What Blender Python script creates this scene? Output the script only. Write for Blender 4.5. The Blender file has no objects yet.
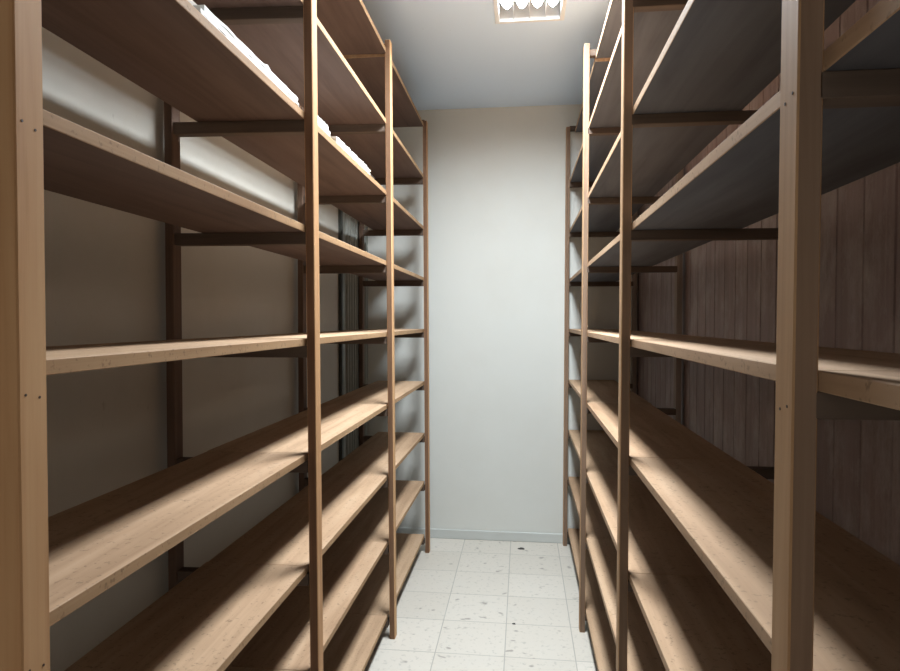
import bpy, bmesh, math, random
from mathutils import Vector, Matrix
random.seed(7)
S = bpy.context.scene
C = S.collection

# ------------------------------------------------------------------ dimensions (metres)
H_CEIL = 2.86
X_WALL_L, X_WALL_R = -1.038, 0.735
Y_END, Y_NEAR = 4.16, -1.25
LEVELS = [0.105, 0.445, 0.752, 1.079, 1.4095, 1.732, 2.049, 2.368, 2.685]
LEVEL_WORDS = None

# ------------------------------------------------------------------ helpers
def tag(o, label=None, cat=None, group=None, kind=None):
    if label: o['label'] = label
    if cat: o['category'] = cat
    if group: o['group'] = group
    if kind: o['kind'] = kind
    return o

def empty(name, loc, label, cat, group=None):
    o = bpy.data.objects.new(name, None)
    o.empty_display_size = 0.1
    C.objects.link(o)
    o.location = loc
    return tag(o, label, cat, group)

def link(name, bm, mat, parent=None, smooth=False, offset=None):
    bmesh.ops.recalc_face_normals(bm, faces=bm.faces)
    if offset is not None:
        bmesh.ops.translate(bm, verts=bm.verts, vec=-Vector(offset))
    me = bpy.data.meshes.new(name)
    bm.to_mesh(me); bm.free()
    me.materials.append(mat)
    if smooth:
        for p in me.polygons: p.use_smooth = True
    o = bpy.data.objects.new(name, me)
    C.objects.link(o)
    if parent: o.parent = parent
    if offset is not None: o.location = offset
    return o

def add_box(bm, lo, hi, bevel=0.0):
    m = Matrix.Translation([(a+b)/2 for a, b in zip(lo, hi)]) @ Matrix.Diagonal([b-a for a, b in zip(lo, hi)] + [1])
    r = bmesh.ops.create_cube(bm, size=1, matrix=m)
    if bevel:
        es = list({e for v in r['verts'] for e in v.link_edges})
        bmesh.ops.bevel(bm, geom=es, offset=bevel, segments=1, affect='EDGES', profile=0.6)

def box_bm(lo, hi, bevel=0.0):
    bm = bmesh.new(); add_box(bm, lo, hi, bevel); return bm

def prism_bm(outline, z0, z1, bevel=0.0):
    """horizontal polygon outline extruded from z0 to z1"""
    bm = bmesh.new()
    vs = [bm.verts.new((x, y, z0)) for x, y in outline]
    f = bm.faces.new(vs)
    r = bmesh.ops.extrude_face_region(bm, geom=[f])
    bmesh.ops.translate(bm, verts=[v for v in r['geom'] if isinstance(v, bmesh.types.BMVert)], vec=(0, 0, z1-z0))
    if bevel:
        es = [e for e in bm.edges if abs(e.verts[0].co.z-e.verts[1].co.z) < 1e-6]
        bmesh.ops.bevel(bm, geom=es, offset=bevel, segments=1, affect='EDGES')
    return bm

# ------------------------------------------------------------------ materials
def new_mat(name):
    m = bpy.data.materials.new(name); m.use_nodes = True
    nt = m.node_tree
    b = nt.nodes['Principled BSDF']
    return m, nt, b

def N(nt, t, **kw):
    n = nt.nodes.new(t)
    for k, v in kw.items(): setattr(n, k, v)
    return n

def ramp(nt, fac, stops):
    r = N(nt, 'ShaderNodeValToRGB')
    el = r.color_ramp.elements
    while len(el) < len(stops): el.new(0.5)
    for e, (p, c) in zip(el, stops):
        e.position = p; e.color = (*c, 1)
    nt.links.new(fac, r.inputs['Fac'])
    return r.outputs['Color']

def mix(nt, fac, a, b, mode='MIX'):
    m = N(nt, 'ShaderNodeMix', data_type='RGBA', blend_type=mode)
    for s, v in ((m.inputs[0], fac), (m.inputs[6], a), (m.inputs[7], b)):
        if hasattr(v, 'is_output'): nt.links.new(v, s)
        elif isinstance(v, tuple): s.default_value = (*v, 1)
        else: s.default_value = v
    return m.outputs[2]

def noise(nt, scale, detail=4.0, rough=0.55, vec=None, dist=0.0):
    n = N(nt, 'ShaderNodeTexNoise')
    n.inputs['Scale'].default_value = scale
    n.inputs['Detail'].default_value = detail
    n.inputs['Roughness'].default_value = rough
    n.inputs['Distortion'].default_value = dist
    if vec is not None: nt.links.new(vec, n.inputs['Vector'])
    return n.outputs['Fac']

def coords(nt, scale=(1, 1, 1)):
    tc = N(nt, 'ShaderNodeTexCoord')
    mp = N(nt, 'ShaderNodeMapping')
    mp.inputs['Scale'].default_value = scale
    nt.links.new(tc.outputs['Object'], mp.inputs['Vector'])
    return mp.outputs['Vector']

def wood(name, axis, dark, mid, light, rough=0.55, grain=1.0, speck=False, bump=0.15):
    m, nt, b = new_mat(name)
    sc = [26*grain]*3; sc['XYZ'.index(axis)] = 1.3
    v = coords(nt, sc)
    info = N(nt, 'ShaderNodeObjectInfo')
    add = N(nt, 'ShaderNodeVectorMath', operation='ADD')
    mul = N(nt, 'ShaderNodeVectorMath', operation='SCALE')
    cmb = N(nt, 'ShaderNodeCombineXYZ')
    for s in ('X', 'Y', 'Z'): nt.links.new(info.outputs['Random'], cmb.inputs[s])
    nt.links.new(cmb.outputs[0], mul.inputs[0]); mul.inputs['Scale'].default_value = 37.0
    nt.links.new(v, add.inputs[0]); nt.links.new(mul.outputs[0], add.inputs[1])
    g = noise(nt, 1.0, 5, 0.6, add.outputs[0], 0.6)
    col = ramp(nt, g, [(0.28, dark), (0.5, mid), (0.74, light)])
    big = noise(nt, 2.3, 3, 0.6, coords(nt))
    col = mix(nt, 0.35, col, ramp(nt, big, [(0.3, (0.62, 0.55, 0.5)), (0.7, (1, 1, 1))]), 'MULTIPLY')
    # every board its own slight tone
    tone = ramp(nt, info.outputs['Random'], [(0.0, (0.86, 0.82, 0.8)), (1.0, (1, 1, 1))])
    col = mix(nt, 1.0, col, tone, 'MULTIPLY')
    if speck:
        sp = noise(nt, 95, 2, 0.6, coords(nt))
        col = mix(nt, ramp(nt, sp, [(0.60, (0, 0, 0)), (0.70, (0.55, 0.55, 0.55))]), col, tuple(c*0.45 for c in dark))
    nt.links.new(col, b.inputs['Base Color'])
    b.inputs['Roughness'].default_value = rough+0.15
    b.inputs['Specular IOR Level'].default_value = 0.2
    bp = N(nt, 'ShaderNodeBump'); bp.inputs['Strength'].default_value = bump; bp.inputs['Distance'].default_value = 0.002
    nt.links.new(g, bp.inputs['Height']); nt.links.new(bp.outputs[0], b.inputs['Normal'])
    return m

def plain(name, col, rough=0.5, metal=0.0):
    m, nt, b = new_mat(name)
    f = noise(nt, 14, 4, 0.6, coords(nt))
    c = mix(nt, 1.0, col, ramp(nt, f, [(0.3, (0.86, 0.86, 0.86)), (0.7, (1, 1, 1))]), 'MULTIPLY')
    nt.links.new(c, b.inputs['Base Color'])
    b.inputs['Roughness'].default_value = rough
    b.inputs['Metallic'].default_value = metal
    return m

def paint(name, col, stain, scale=1.6, amount=0.35, rough=0.6):
    m, nt, b = new_mat(name)
    f = noise(nt, scale, 6, 0.65, coords(nt))
    c = mix(nt, ramp(nt, f, [(0.45, (0, 0, 0)), (0.8, (amount,)*3)]), col, stain)
    f2 = noise(nt, 38, 3, 0.6, coords(nt, (1, 1, 0.5)))
    c = mix(nt, ramp(nt, f2, [(0.70, (0, 0, 0)), (0.78, (amount*0.8,)*3)]), c, tuple(x*0.6 for x in stain))
    nt.links.new(c, b.inputs['Base Color'])
    b.inputs['Roughness'].default_value = rough
    bp = N(nt, 'ShaderNodeBump'); bp.inputs['Strength'].default_value = 0.08; bp.inputs['Distance'].default_value = 0.003
    nt.links.new(noise(nt, 60, 3, 0.5, coords(nt)), bp.inputs['Height']); nt.links.new(bp.outputs[0], b.inputs['Normal'])
    return m

W_BOARD = wood('shelf_board_wood', 'Y', (0.37, 0.245, 0.152), (0.495, 0.34, 0.218), (0.565, 0.41, 0.278), 0.55, 0.8, True)
W_POST = wood('post_pine', 'Z', (0.38, 0.225, 0.115), (0.49, 0.315, 0.175), (0.56, 0.38, 0.23), 0.5, 1.4)
W_POST_L = wood('post_orange_pine', 'Z', (0.43, 0.225, 0.105), (0.56, 0.33, 0.165), (0.63, 0.40, 0.215), 0.5, 1.4)
W_REAR = wood('rear_post_grey_wood', 'Z', (0.24, 0.195, 0.165), (0.33, 0.27, 0.23), (0.40, 0.33, 0.285), 0.55, 1.4)
W_SIDE_L = wood('dark_post_side', 'Z', (0.14, 0.075, 0.043), (0.20, 0.113, 0.067), (0.25, 0.15, 0.09), 0.6, 1.4)
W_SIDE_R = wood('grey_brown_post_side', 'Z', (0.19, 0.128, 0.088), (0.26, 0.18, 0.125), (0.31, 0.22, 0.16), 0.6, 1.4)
W_LIP = wood('shelf_lipping_wood', 'Y', (0.31, 0.185, 0.095), (0.41, 0.26, 0.14), (0.48, 0.325, 0.19), 0.55, 1.0, True)
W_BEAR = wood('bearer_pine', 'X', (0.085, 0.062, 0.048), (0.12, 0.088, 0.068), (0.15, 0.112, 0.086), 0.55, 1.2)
W_UNDER = wood('dark_underside', 'Y', (0.11, 0.076, 0.065), (0.148, 0.103, 0.088), (0.18, 0.128, 0.108), 0.6, 0.7)
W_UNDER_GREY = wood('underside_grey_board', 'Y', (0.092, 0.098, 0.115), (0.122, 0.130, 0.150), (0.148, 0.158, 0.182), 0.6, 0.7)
W_DARK = wood('rear_post_dark_wood', 'Z', (0.105, 0.066, 0.048), (0.15, 0.096, 0.068), (0.19, 0.125, 0.09), 0.55, 1.4)
NAIL = plain('rusty_nail', (0.07, 0.045, 0.035), 0.6, 0.4)
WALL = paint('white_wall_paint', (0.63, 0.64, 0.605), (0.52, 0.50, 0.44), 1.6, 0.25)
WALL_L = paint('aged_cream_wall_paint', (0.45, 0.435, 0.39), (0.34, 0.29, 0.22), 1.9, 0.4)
CEIL = paint('ceiling_paint', (0.66, 0.81, 1.0), (0.61, 0.76, 0.95), 1.2, 0.3, 0.7)
BASE = paint('baseboard_paint', (0.52, 0.54, 0.52), (0.40, 0.40, 0.37), 3, 0.4, 0.5)
PLANK = None
PAPER = plain('white_paper', (0.82, 0.82, 0.79), 0.7)
PAPER2 = plain('aged_paper', (0.72, 0.68, 0.58), 0.7)
METAL = plain('grey_sheet_metal', (0.25, 0.26, 0.235), 0.45, 0.2)
WHITE = plain('white_enamel', (0.80, 0.82, 0.83), 0.35)
DIRT = plain('dark_dirt', (0.06, 0.055, 0.05), 0.9)

def plank_mat():
    m, nt, b = new_mat('dark_plank_boards')
    g = noise(nt, 1.0, 5, 0.6, coords(nt, (30, 30, 1.1)), 0.5)
    col = ramp(nt, g, [(0.3, (0.195, 0.132, 0.124)), (0.7, (0.28, 0.202, 0.19))])
    d = noise(nt, 4.5, 7, 0.75, coords(nt, (1, 1.8, 0.8)))
    col = mix(nt, ramp(nt, d, [(0.48, (0, 0, 0)), (0.72, (0.6, 0.6, 0.6))]), col, (0.48, 0.43, 0.40))
    nt.links.new(col, b.inputs['Base Color'])
    b.inputs['Roughness'].default_value = 0.6
    return m
PLANK = plank_mat()

def floor_mat():
    m, nt, b = new_mat('speckled_vinyl_tiles')
    tc = N(nt, 'ShaderNodeTexCoord')
    mp = N(nt, 'ShaderNodeMapping')
    mp.inputs['Location'].default_value = (0.072+0.305*5, -2.708+0.302*12, 0)
    nt.links.new(tc.outputs['Object'], mp.inputs['Vector'])
    br = N(nt, 'ShaderNodeTexBrick'); br.offset = 0.0; br.squash = 1.0
    br.inputs['Scale'].default_value = 1.0
    br.inputs['Mortar Size'].default_value = 0.0026
    br.inputs['Mortar Smooth'].default_value = 0.3
    br.inputs['Brick Width'].default_value = 0.305
    br.inputs['Row Height'].default_value = 0.302
    br.inputs['Bias'].default_value = 0.0
    br.inputs['Color1'].default_value = (0.56, 0.52, 0.455, 1)
    br.inputs['Color2'].default_value = (0.62, 0.58, 0.515, 1)
    br.inputs['Mortar'].default_value = (0.36, 0.345, 0.31, 1)
    nt.links.new(mp.outputs[0], br.inputs['Vector'])
    v = coords(nt)
    big = noise(nt, 5, 6, 0.7, v)
    c = mix(nt, ramp(nt, big, [(0.5, (0, 0, 0)), (0.75, (0.4, 0.4, 0.4))]), br.outputs['Color'], (0.58, 0.56, 0.51))
    sp = noise(nt, 46, 3, 0.6, v)
    c = mix(nt, ramp(nt, sp, [(0.57, (0, 0, 0)), (0.70, (0.6, 0.6, 0.6))]), c, (0.36, 0.345, 0.31))
    ch = noise(nt, 13, 2, 0.5, coords(nt, (1, 1.3, 1)))
    c = mix(nt, ramp(nt, ch, [(0.66, (0, 0, 0)), (0.72, (0.7, 0.7, 0.7))]), c, (0.22, 0.20, 0.18))
    nt.links.new(c, b.inputs['Base Color'])
    b.inputs['Roughness'].default_value = 0.42
    return m
FLOOR = floor_mat()

def emit_mat(name, col, strength):
    m = bpy.data.materials.new(name); m.use_nodes = True
    nt = m.node_tree; nt.nodes.clear()
    e = N(nt, 'ShaderNodeEmission'); e.inputs['Color'].default_value = (*col, 1); e.inputs['Strength'].default_value = strength
    o = N(nt, 'ShaderNodeOutputMaterial'); nt.links.new(e.outputs[0], o.inputs['Surface'])
    return m
GLOW = emit_mat('fluorescent_glow', (0.90, 0.97, 1.02), 163.0)

# ------------------------------------------------------------------ the room
LX0, LX1, LY0, LY1 = -0.118, 0.172, 1.79, 2.975      # opening of the recessed light
T = 0.12
link('floor', box_bm((X_WALL_L-T, Y_NEAR-T, -0.1), (X_WALL_R+T, Y_END+T, 0)), FLOOR)['kind'] = 'structure'
bm = bmesh.new()                                     # ceiling slab with the light's opening left free
for lo, hi in (((X_WALL_L-T, Y_NEAR-T), (LX0, Y_END+T)), ((LX1, Y_NEAR-T), (X_WALL_R+T, Y_END+T)),
               ((LX0, Y_NEAR-T), (LX1, LY0)), ((LX0, LY1), (LX1, Y_END+T))):
    add_box(bm, (*lo, H_CEIL), (*hi, H_CEIL+0.14))
link('ceiling', bm, CEIL)['kind'] = 'structure'
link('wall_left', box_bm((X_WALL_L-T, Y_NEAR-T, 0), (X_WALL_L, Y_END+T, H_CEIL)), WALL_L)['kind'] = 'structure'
link('wall_back', box_bm((X_WALL_L, Y_END, 0), (X_WALL_R, Y_END+T, H_CEIL)), WALL)['kind'] = 'structure'
bm = bmesh.new()                                     # wall behind the camera; unseen doorway added to let fill light in
for lo, hi in (((X_WALL_L, 0), (-0.60, H_CEIL)), ((0.28, 0), (X_WALL_R, H_CEIL)), ((-0.60, 2.08), (0.28, H_CEIL))):
    add_box(bm, (lo[0], Y_NEAR-T, lo[1]), (hi[0], Y_NEAR, hi[1]))
link('wall_front', bm, WALL)['kind'] = 'structure'
link('baseboard_back', box_bm((X_WALL_L, Y_END-0.012, 0), (X_WALL_R, Y_END, 0.062), 0.003), BASE)['kind'] = 'structure'
# right wall: vertical tongue-and-groove boards with V grooves
bm = bmesh.new()
prof = [(X_WALL_R+T, Y_NEAR-T)]
y = Y_NEAR-T
pw = 0.118
while y < Y_END+T-pw:
    prof += [(X_WALL_R+0.005, y), (X_WALL_R, y+0.004), (X_WALL_R, y+pw-0.004)]
    y += pw
prof += [(X_WALL_R+0.005, y), (X_WALL_R, y+0.004), (X_WALL_R, Y_END+T), (X_WALL_R+T, Y_END+T)]
link('wall_right', prism_bm(prof, 0, H_CEIL), PLANK)['kind'] = 'structure'

# ------------------------------------------------------------------ ceiling light
lamp = empty('ceiling_light', ((LX0+LX1)/2, (LY0+LY1)/2, H_CEIL),
             'white recessed fluorescent ceiling light with a louvre grid above the aisle', 'ceiling light')
lo_ = lamp.location.copy()
def lpart(name, bm, mat):
    bmesh.ops.translate(bm, verts=bm.verts, vec=-lo_)
    return link(name, bm, mat, lamp)
bm = bmesh.new()
e = 0.003
add_box(bm, (LX0+e, LY0+e, H_CEIL+0.10), (LX1-e, LY1-e, H_CEIL+0.106))
for lo, hi in (((LX0+e, LY0+e), (LX0+e+0.004, LY1-e)), ((LX1-e-0.004, LY0+e), (LX1-e, LY1-e)),
               ((LX0+e, LY0+e), (LX1-e, LY0+e+0.004)), ((LX0+e, LY1-e-0.004), (LX1-e, LY1-e))):
    add_box(bm, (*lo, H_CEIL-0.001), (*hi, H_CEIL+0.10))
lpart('housing', bm, WHITE)
bm = bmesh.new()
fw = 0.014
for lo, hi in (((LX0-fw, LY0-fw), (LX0+0.006, LY1+fw)), ((LX1-0.006, LY0-fw), (LX1+fw, LY1+fw)),
               ((LX0+0.006, LY0-fw), (LX1-0.006, LY0+0.006)), ((LX0+0.006, LY1-0.006), (LX1-0.006, LY1+fw))):
    add_box(bm, (*lo, H_CEIL-0.006), (*hi, H_CEIL-0.0005), 0.001)
lpart('frame', bm, WHITE)
for i in range(4):                                    # four glowing strips that stop short of the far end
    x0 = LX0 + 0.009 + (LX1-LX0-0.018)*i/4; x1 = LX0 + 0.009 + (LX1-LX0-0.018)*(i+1)/4
    c = (x0+x1)/2; hw = (x1-x0)/2-0.004
    out = [(c-hw, LY0+0.02), (c+hw, LY0+0.02), (c+hw, LY1-0.17), (c+hw*0.5, LY1-0.105), (c, LY1-0.085), (c-hw*0.5, LY1-0.105), (c-hw, LY1-0.17)]
    o = lpart('light_strip', prism_bm(out, H_CEIL+0.012, H_CEIL+0.020), GLOW)
    o.data.materials.append(WHITE)                    # only the lower face glows
    for p in o.data.polygons:
        if p.normal.z > -0.9: p.material_index = 1
for i in range(1, 4):
    x = LX0 + (LX1-LX0)*i/4
    lpart('louvre_divider', box_bm((x-0.0012, LY0+0.008, H_CEIL+0.001), (x+0.0012, LY1-0.008, H_CEIL+0.030)), WHITE)
nb = 14
for i in range(1, nb):
    y = LY0 + (LY1-LY0-0.10)*i/nb
    bm = bmesh.new()                                  # a cross blade, wider at its top edge
    vs = [(y-0.001, H_CEIL+0.001), (y+0.001, H_CEIL+0.001), (y+0.002, H_CEIL+0.011), (y-0.002, H_CEIL+0.011)]
    a = [bm.verts.new((LX0+0.008, p, q)) for p, q in vs]; b_ = [bm.verts.new((LX1-0.008, p, q)) for p, q in vs]
    bm.faces.new(a); bm.faces.new(b_[::-1])
    for k in range(4): bm.faces.new((a[k], a[k-1], b_[k-1], b_[k]))
    lpart('louvre_blade', bm, WHITE)

# ------------------------------------------------------------------ shelving runs
PT, PWID = 0.025, 0.045          # post: thickness across (x), width along the aisle (y)
BT = 0.021                       # board thickness
def shear_post(bm, x_lo, x_hi, lean):
    """lean: x shift at z=0 and at z=2.7"""
    for v in bm.verts: v.co.x += lean[0] + (lean[1]-lean[0])*v.co.z/2.7

def shelving(name, label, side, xf, depth_board, x_back, ys, tops, leans, back_shift, insets, nail_post, levels=LEVELS, zoff=None):
    """side -1: run on the left of the aisle, +1: on the right. xf = aisle face, x_back = rear face of the rear posts"""
    s = side
    root = empty(name, (xf + s*0.22, ys[-1], 0), label, 'shelving')
    off = Vector(root.location)
    def part(nm, bm, mat, par=root):
        bmesh.ops.translate(bm, verts=bm.verts, vec=-off)
        return link(nm, bm, mat, par)
    for i, (y, top, ln) in enumerate(zip(ys, tops, leans)):
        a, b = sorted((xf, xf+s*(PT+(0.009 if s < 0 and i == 0 else 0))))   # the end post is a little stouter
        bm = box_bm((a, y, 0), (b, y+PWID, top), 0.002); shear_post(bm, 0, 0, ln)
        post = part('front_post', bm, W_POST_L if s < 0 else W_POST)
        if s > 0 or i > 0:                              # sides facing along the aisle take a darker wood tone
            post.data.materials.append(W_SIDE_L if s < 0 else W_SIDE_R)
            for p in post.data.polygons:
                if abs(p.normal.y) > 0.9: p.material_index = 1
        a, b = sorted((x_back, x_back-s*PT))
        part('back_post', box_bm((a, y+back_shift, 0), (b, y+back_shift+PWID, top-0.01), 0.002), W_DARK if s < 0 else W_REAR)
        # bearers under every shelf, from front post to rear post
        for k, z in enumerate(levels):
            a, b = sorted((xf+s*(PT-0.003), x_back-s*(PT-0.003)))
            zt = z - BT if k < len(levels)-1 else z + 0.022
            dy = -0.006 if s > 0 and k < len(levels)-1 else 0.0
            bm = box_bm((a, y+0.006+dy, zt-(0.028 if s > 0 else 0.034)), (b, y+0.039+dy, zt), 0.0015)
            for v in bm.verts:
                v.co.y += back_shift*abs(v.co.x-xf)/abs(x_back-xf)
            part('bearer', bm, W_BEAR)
        if i == nail_post:
            for k, z in enumerate(levels):
                for dy, dz in ((0.012, 0.002), (0.032, -0.003)):
                    bm = bmesh.new()
                    bmesh.ops.create_cone(bm, cap_ends=True, segments=10, radius1=0.0017, radius2=0.0017, depth=0.0012,
                                          matrix=Matrix.Translation((xf + ln[0]+(ln[1]-ln[0])*z/2.7, y+dy+random.uniform(-.002, .002), z-BT-0.019+dz)) @ Matrix.Rotation(math.pi/2, 4, 'Y'))
                    part('nail', bm, NAIL, post)
    g = 0.0012
    for i in range(len(ys)-1):
        for k, z in enumerate(levels):
            y0, y1 = ys[i]+0.012+g, ys[i+1]+0.012-g     # boards butt over the bearers, just behind the front posts
            if i == 0: y0 = ys[0]+(PWID+0.0005 if s < 0 else 0.003)
            if i == len(ys)-2: y1 = ys[-1]+PWID-0.003
            if k == len(levels)-1:                      # the topmost boards lie between the cross bearers
                y0, y1 = ys[i]+0.041, ys[i+1]+0.004
            x0 = xf + s*(PT + 0.0015 + insets.get(k, 0.0))
            x1 = x0 + s*(depth_board + (0.014 if s < 0 and k == 6 else 0.0) + random.uniform(-0.004, 0.004))
            a, b = sorted((x0, x1))
            o = part('shelf_board', box_bm((a, y0, z-BT), (b, y1, z), 0.0012), W_BOARD)
            o.data.materials.append(W_UNDER if s < 0 else W_UNDER_GREY); o.data.materials.append(W_LIP)   # underside faces get a darker tone than the top
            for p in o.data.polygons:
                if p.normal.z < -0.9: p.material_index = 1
                elif s < 0 and p.normal.x > 0.9: p.material_index = 2
    return root

YL = [0.669, 1.726, 2.797, 3.874]
XL = -0.587
left = shelving('wooden_shelving', 'open pine shelving run with nine shelf levels along the left white wall', -1,
                XL, 0.302, -1.020, YL, [2.72, 2.72, 2.722, 2.70],
                [(0.002, 0.004), (0.012, -0.006), (0.012, -0.008), (0.010, -0.007)], -0.025, {}, 0)
YR = [-0.45, 0.674, 1.785, 2.962, 4.10]
XR = 0.273
right = shelving('wooden_shelving', 'open pine shelving run on the right in front of dark vertical board wall', 1,
                 XR, 0.290, 0.722, YR, [2.73, 2.73, 2.73, 2.733, 2.70],
                 [(0, 0), (-0.003, 0.004), (-0.003, 0.002), (-0.002, 0.004), (-0.006, 0.0)], 0.0, {8: 0.03}, 1)

# ------------------------------------------------------------------ things left on the shelves
def sheet_stack(name, label, cat, group, mats, x, y0, y1, w, h, z, layers, s, jag=0.006, flap=None):
    """a low pile of loose sheets along a shelf front; s: direction into the shelf"""
    root = empty(name, (x, (y0+y1)/2, z), label, cat, group)
    off = Vector(root.location)
    n = 22
    for L in range(layers):
        z0 = z + 0.0004 + h*L/layers; t = h/layers*0.92
        bm = bmesh.new()
        a0 = y0 + random.uniform(0, 0.02); a1 = y1 - random.uniform(0, 0.02)
        rows = []
        for i in range(n+1):
            y = a0+(a1-a0)*i/n
            fx = x + s*random.uniform(0, jag)
            bx = x + s*(w + random.uniform(-jag, jag))
            lift = 0.0012*math.sin(i*1.3+L)*(L/layers)
            if flap and L == layers-1:
                lift += flap[1]*max(0, 1-abs(i/n-flap[0])/0.03)
            col = []
            for j in range(4):
                u = j/3
                xx = fx + (bx-fx)*u
                l2 = max(0, lift*(1-u))
                col.append((bm.verts.new((xx, y, z0)), bm.verts.new((xx, y, z0+t+l2))))
            rows.append(col)
        for i in range(n):
            for j in range(3):
                A, B, D, E_ = rows[i][j], rows[i][j+1], rows[i+1][j+1], rows[i+1][j]
                bm.faces.new((A[0], B[0], D[0], E_[0])); bm.faces.new((A[1], E_[1], D[1], B[1]))
            A, B = rows[i], rows[i+1]
            bm.faces.new((A[0][0], B[0][0], B[0][1], A[0][1])); bm.faces.new((A[3][0], A[3][1], B[3][1], B[3][0]))
        for r in (rows[0], rows[-1]):
            for j in range(3): bm.faces.new((r[j][0], r[j+1][0], r[j+1][1], r[j][1]))
        bmesh.ops.translate(bm, verts=bm.verts, vec=-off)
        link('paper_sheet', bm, mats[L % len(mats)], root)
    return root
ZC = LEVELS[6]
G = 'paper left on the high left shelf'
sheet_stack('paper_stack', 'long low stack of white paper lying along the front of the high left shelf', 'paper', G,
            [PAPER], XL-0.031, 1.16, 1.705, 0.12, 0.028, ZC, 4, -1, 0.003, (0.58, 0.010))
sheet_stack('paper_stack', 'short white paper pile at the top edge of the picture, nearest on the left shelf', 'paper', G,
            [PAPER], XL-0.031, 1.02, 1.12, 0.15, 0.030, ZC, 3, -1, 0.004)
sheet_stack('paper_stack', 'small white paper pile just behind the second left post', 'paper', G,
            [PAPER], XL-0.031, 1.83, 1.99, 0.14, 0.034, ZC, 3, -1, 0.004)
sheet_stack('paper_stack', 'yellowed ragged paper pile near the third left post on the high shelf', 'paper', G,
            [PAPER, PAPER2], XL-0.031, 2.06, 2.53, 0.13, 0.030, ZC, 5, -1, 0.006)
# ribbed metal panel in the far left corner
PY0, PY1, PZ = 3.50, 4.135, 2.085
root = empty('corrugated_panel', (X_WALL_L+0.02, (PY0+PY1)/2, 0),
             'tall grey ribbed metal panel standing against the left wall in the far corner', 'metal panel')
off = Vector(root.location)
bm = bmesh.new()
prof = []
y = PY0+0.10
x_in, x_out = X_WALL_L+0.0015, X_WALL_L+0.017
pitch = 0.0535
front = [(x_in, PY0), (x_in+0.004, PY0)]
while y+pitch < PY1:
    front += [(x_in+0.004, y), (x_out, y+0.008), (x_out, y+0.020), (x_in+0.004, y+0.028)]
    y += pitch
front += [(x_in+0.004, PY1), (x_in, PY1)]
bm = prism_bm(front, 0.002, PZ)
bmesh.ops.translate(bm, verts=bm.verts, vec=-off)
link('ribbed_sheet', bm, METAL, root)
bm = box_bm((X_WALL_L+0.0008, PY0-0.03, 0.002), (X_WALL_L+0.02, PY0, PZ+0.01), 0.002)
bmesh.ops.translate(bm, verts=bm.verts, vec=-off)
o = link('edge_frame', bm, plain('dark_steel', (0.05, 0.055, 0.05), 0.5, 0.3), root); o['label'] = 'dark upright edge bar'

# scrap of dirt on the floor by the far wall
def debris(label, x, y, r, h):
    bm = bmesh.new()
    bmesh.ops.create_icosphere(bm, subdivisions=2, radius=1.0)
    for v in bm.verts:
        k = 1+0.25*math.sin(v.co.x*5+v.co.y*3)+random.uniform(-.1, .1)
        v.co = Vector((v.co.x*r*k, v.co.y*r*0.7*k, max(0, v.co.z)*h))
    bmesh.ops.translate(bm, verts=bm.verts, vec=(x, y, 0.0003))
    o = link('floor_debris', bm, DIRT, None, True, offset=(x, y, 0))
    return tag(o, label, 'debris')
debris('dark scrap of dirt on the pale floor tiles near the far baseboard', 0.0, 4.02, 0.022, 0.006)
debris('small dark crumb on the floor tiles in the middle of the aisle', -0.035, 3.01, 0.009, 0.004)

# ------------------------------------------------------------------ camera and view
cam = bpy.data.cameras.new('camera'); co = bpy.data.objects.new('camera', cam); C.objects.link(co)
cam.sensor_fit = 'HORIZONTAL'; cam.sensor_width = 36.0; cam.lens = 36.0*628.1/900
cam.clip_start = 0.02
yaw, pitch_, roll = 0.1149, 0.0233, 0.0011
fwd = Vector((-math.sin(yaw)*math.cos(pitch_), math.cos(yaw)*math.cos(pitch_), -math.sin(pitch_)))
r0 = Vector((math.cos(yaw), math.sin(yaw), 0)); u0 = r0.cross(fwd)
rr = r0*math.cos(roll)+u0*math.sin(roll); uu = -r0*math.sin(roll)+u0*math.cos(roll)
M = Matrix((rr, uu, -fwd)).transposed().to_4x4(); M.translation = (0, 0, 1.46)
co.matrix_world = M
S.camera = co

w = bpy.data.worlds.new('world'); S.world = w; w.use_nodes = True
w.node_tree.nodes['Background'].inputs['Color'].default_value = (1.0, 0.92, 0.82, 1)
w.node_tree.nodes['Background'].inputs['Strength'].default_value = 1.5  # warm ambient fill that comes in through the added doorway
S.view_settings.view_transform = 'Standard'; S.view_settings.look = 'None'
S.view_settings.gamma = 1.0; S.view_settings.use_curve_mapping = False
S.view_settings.exposure = 0.0
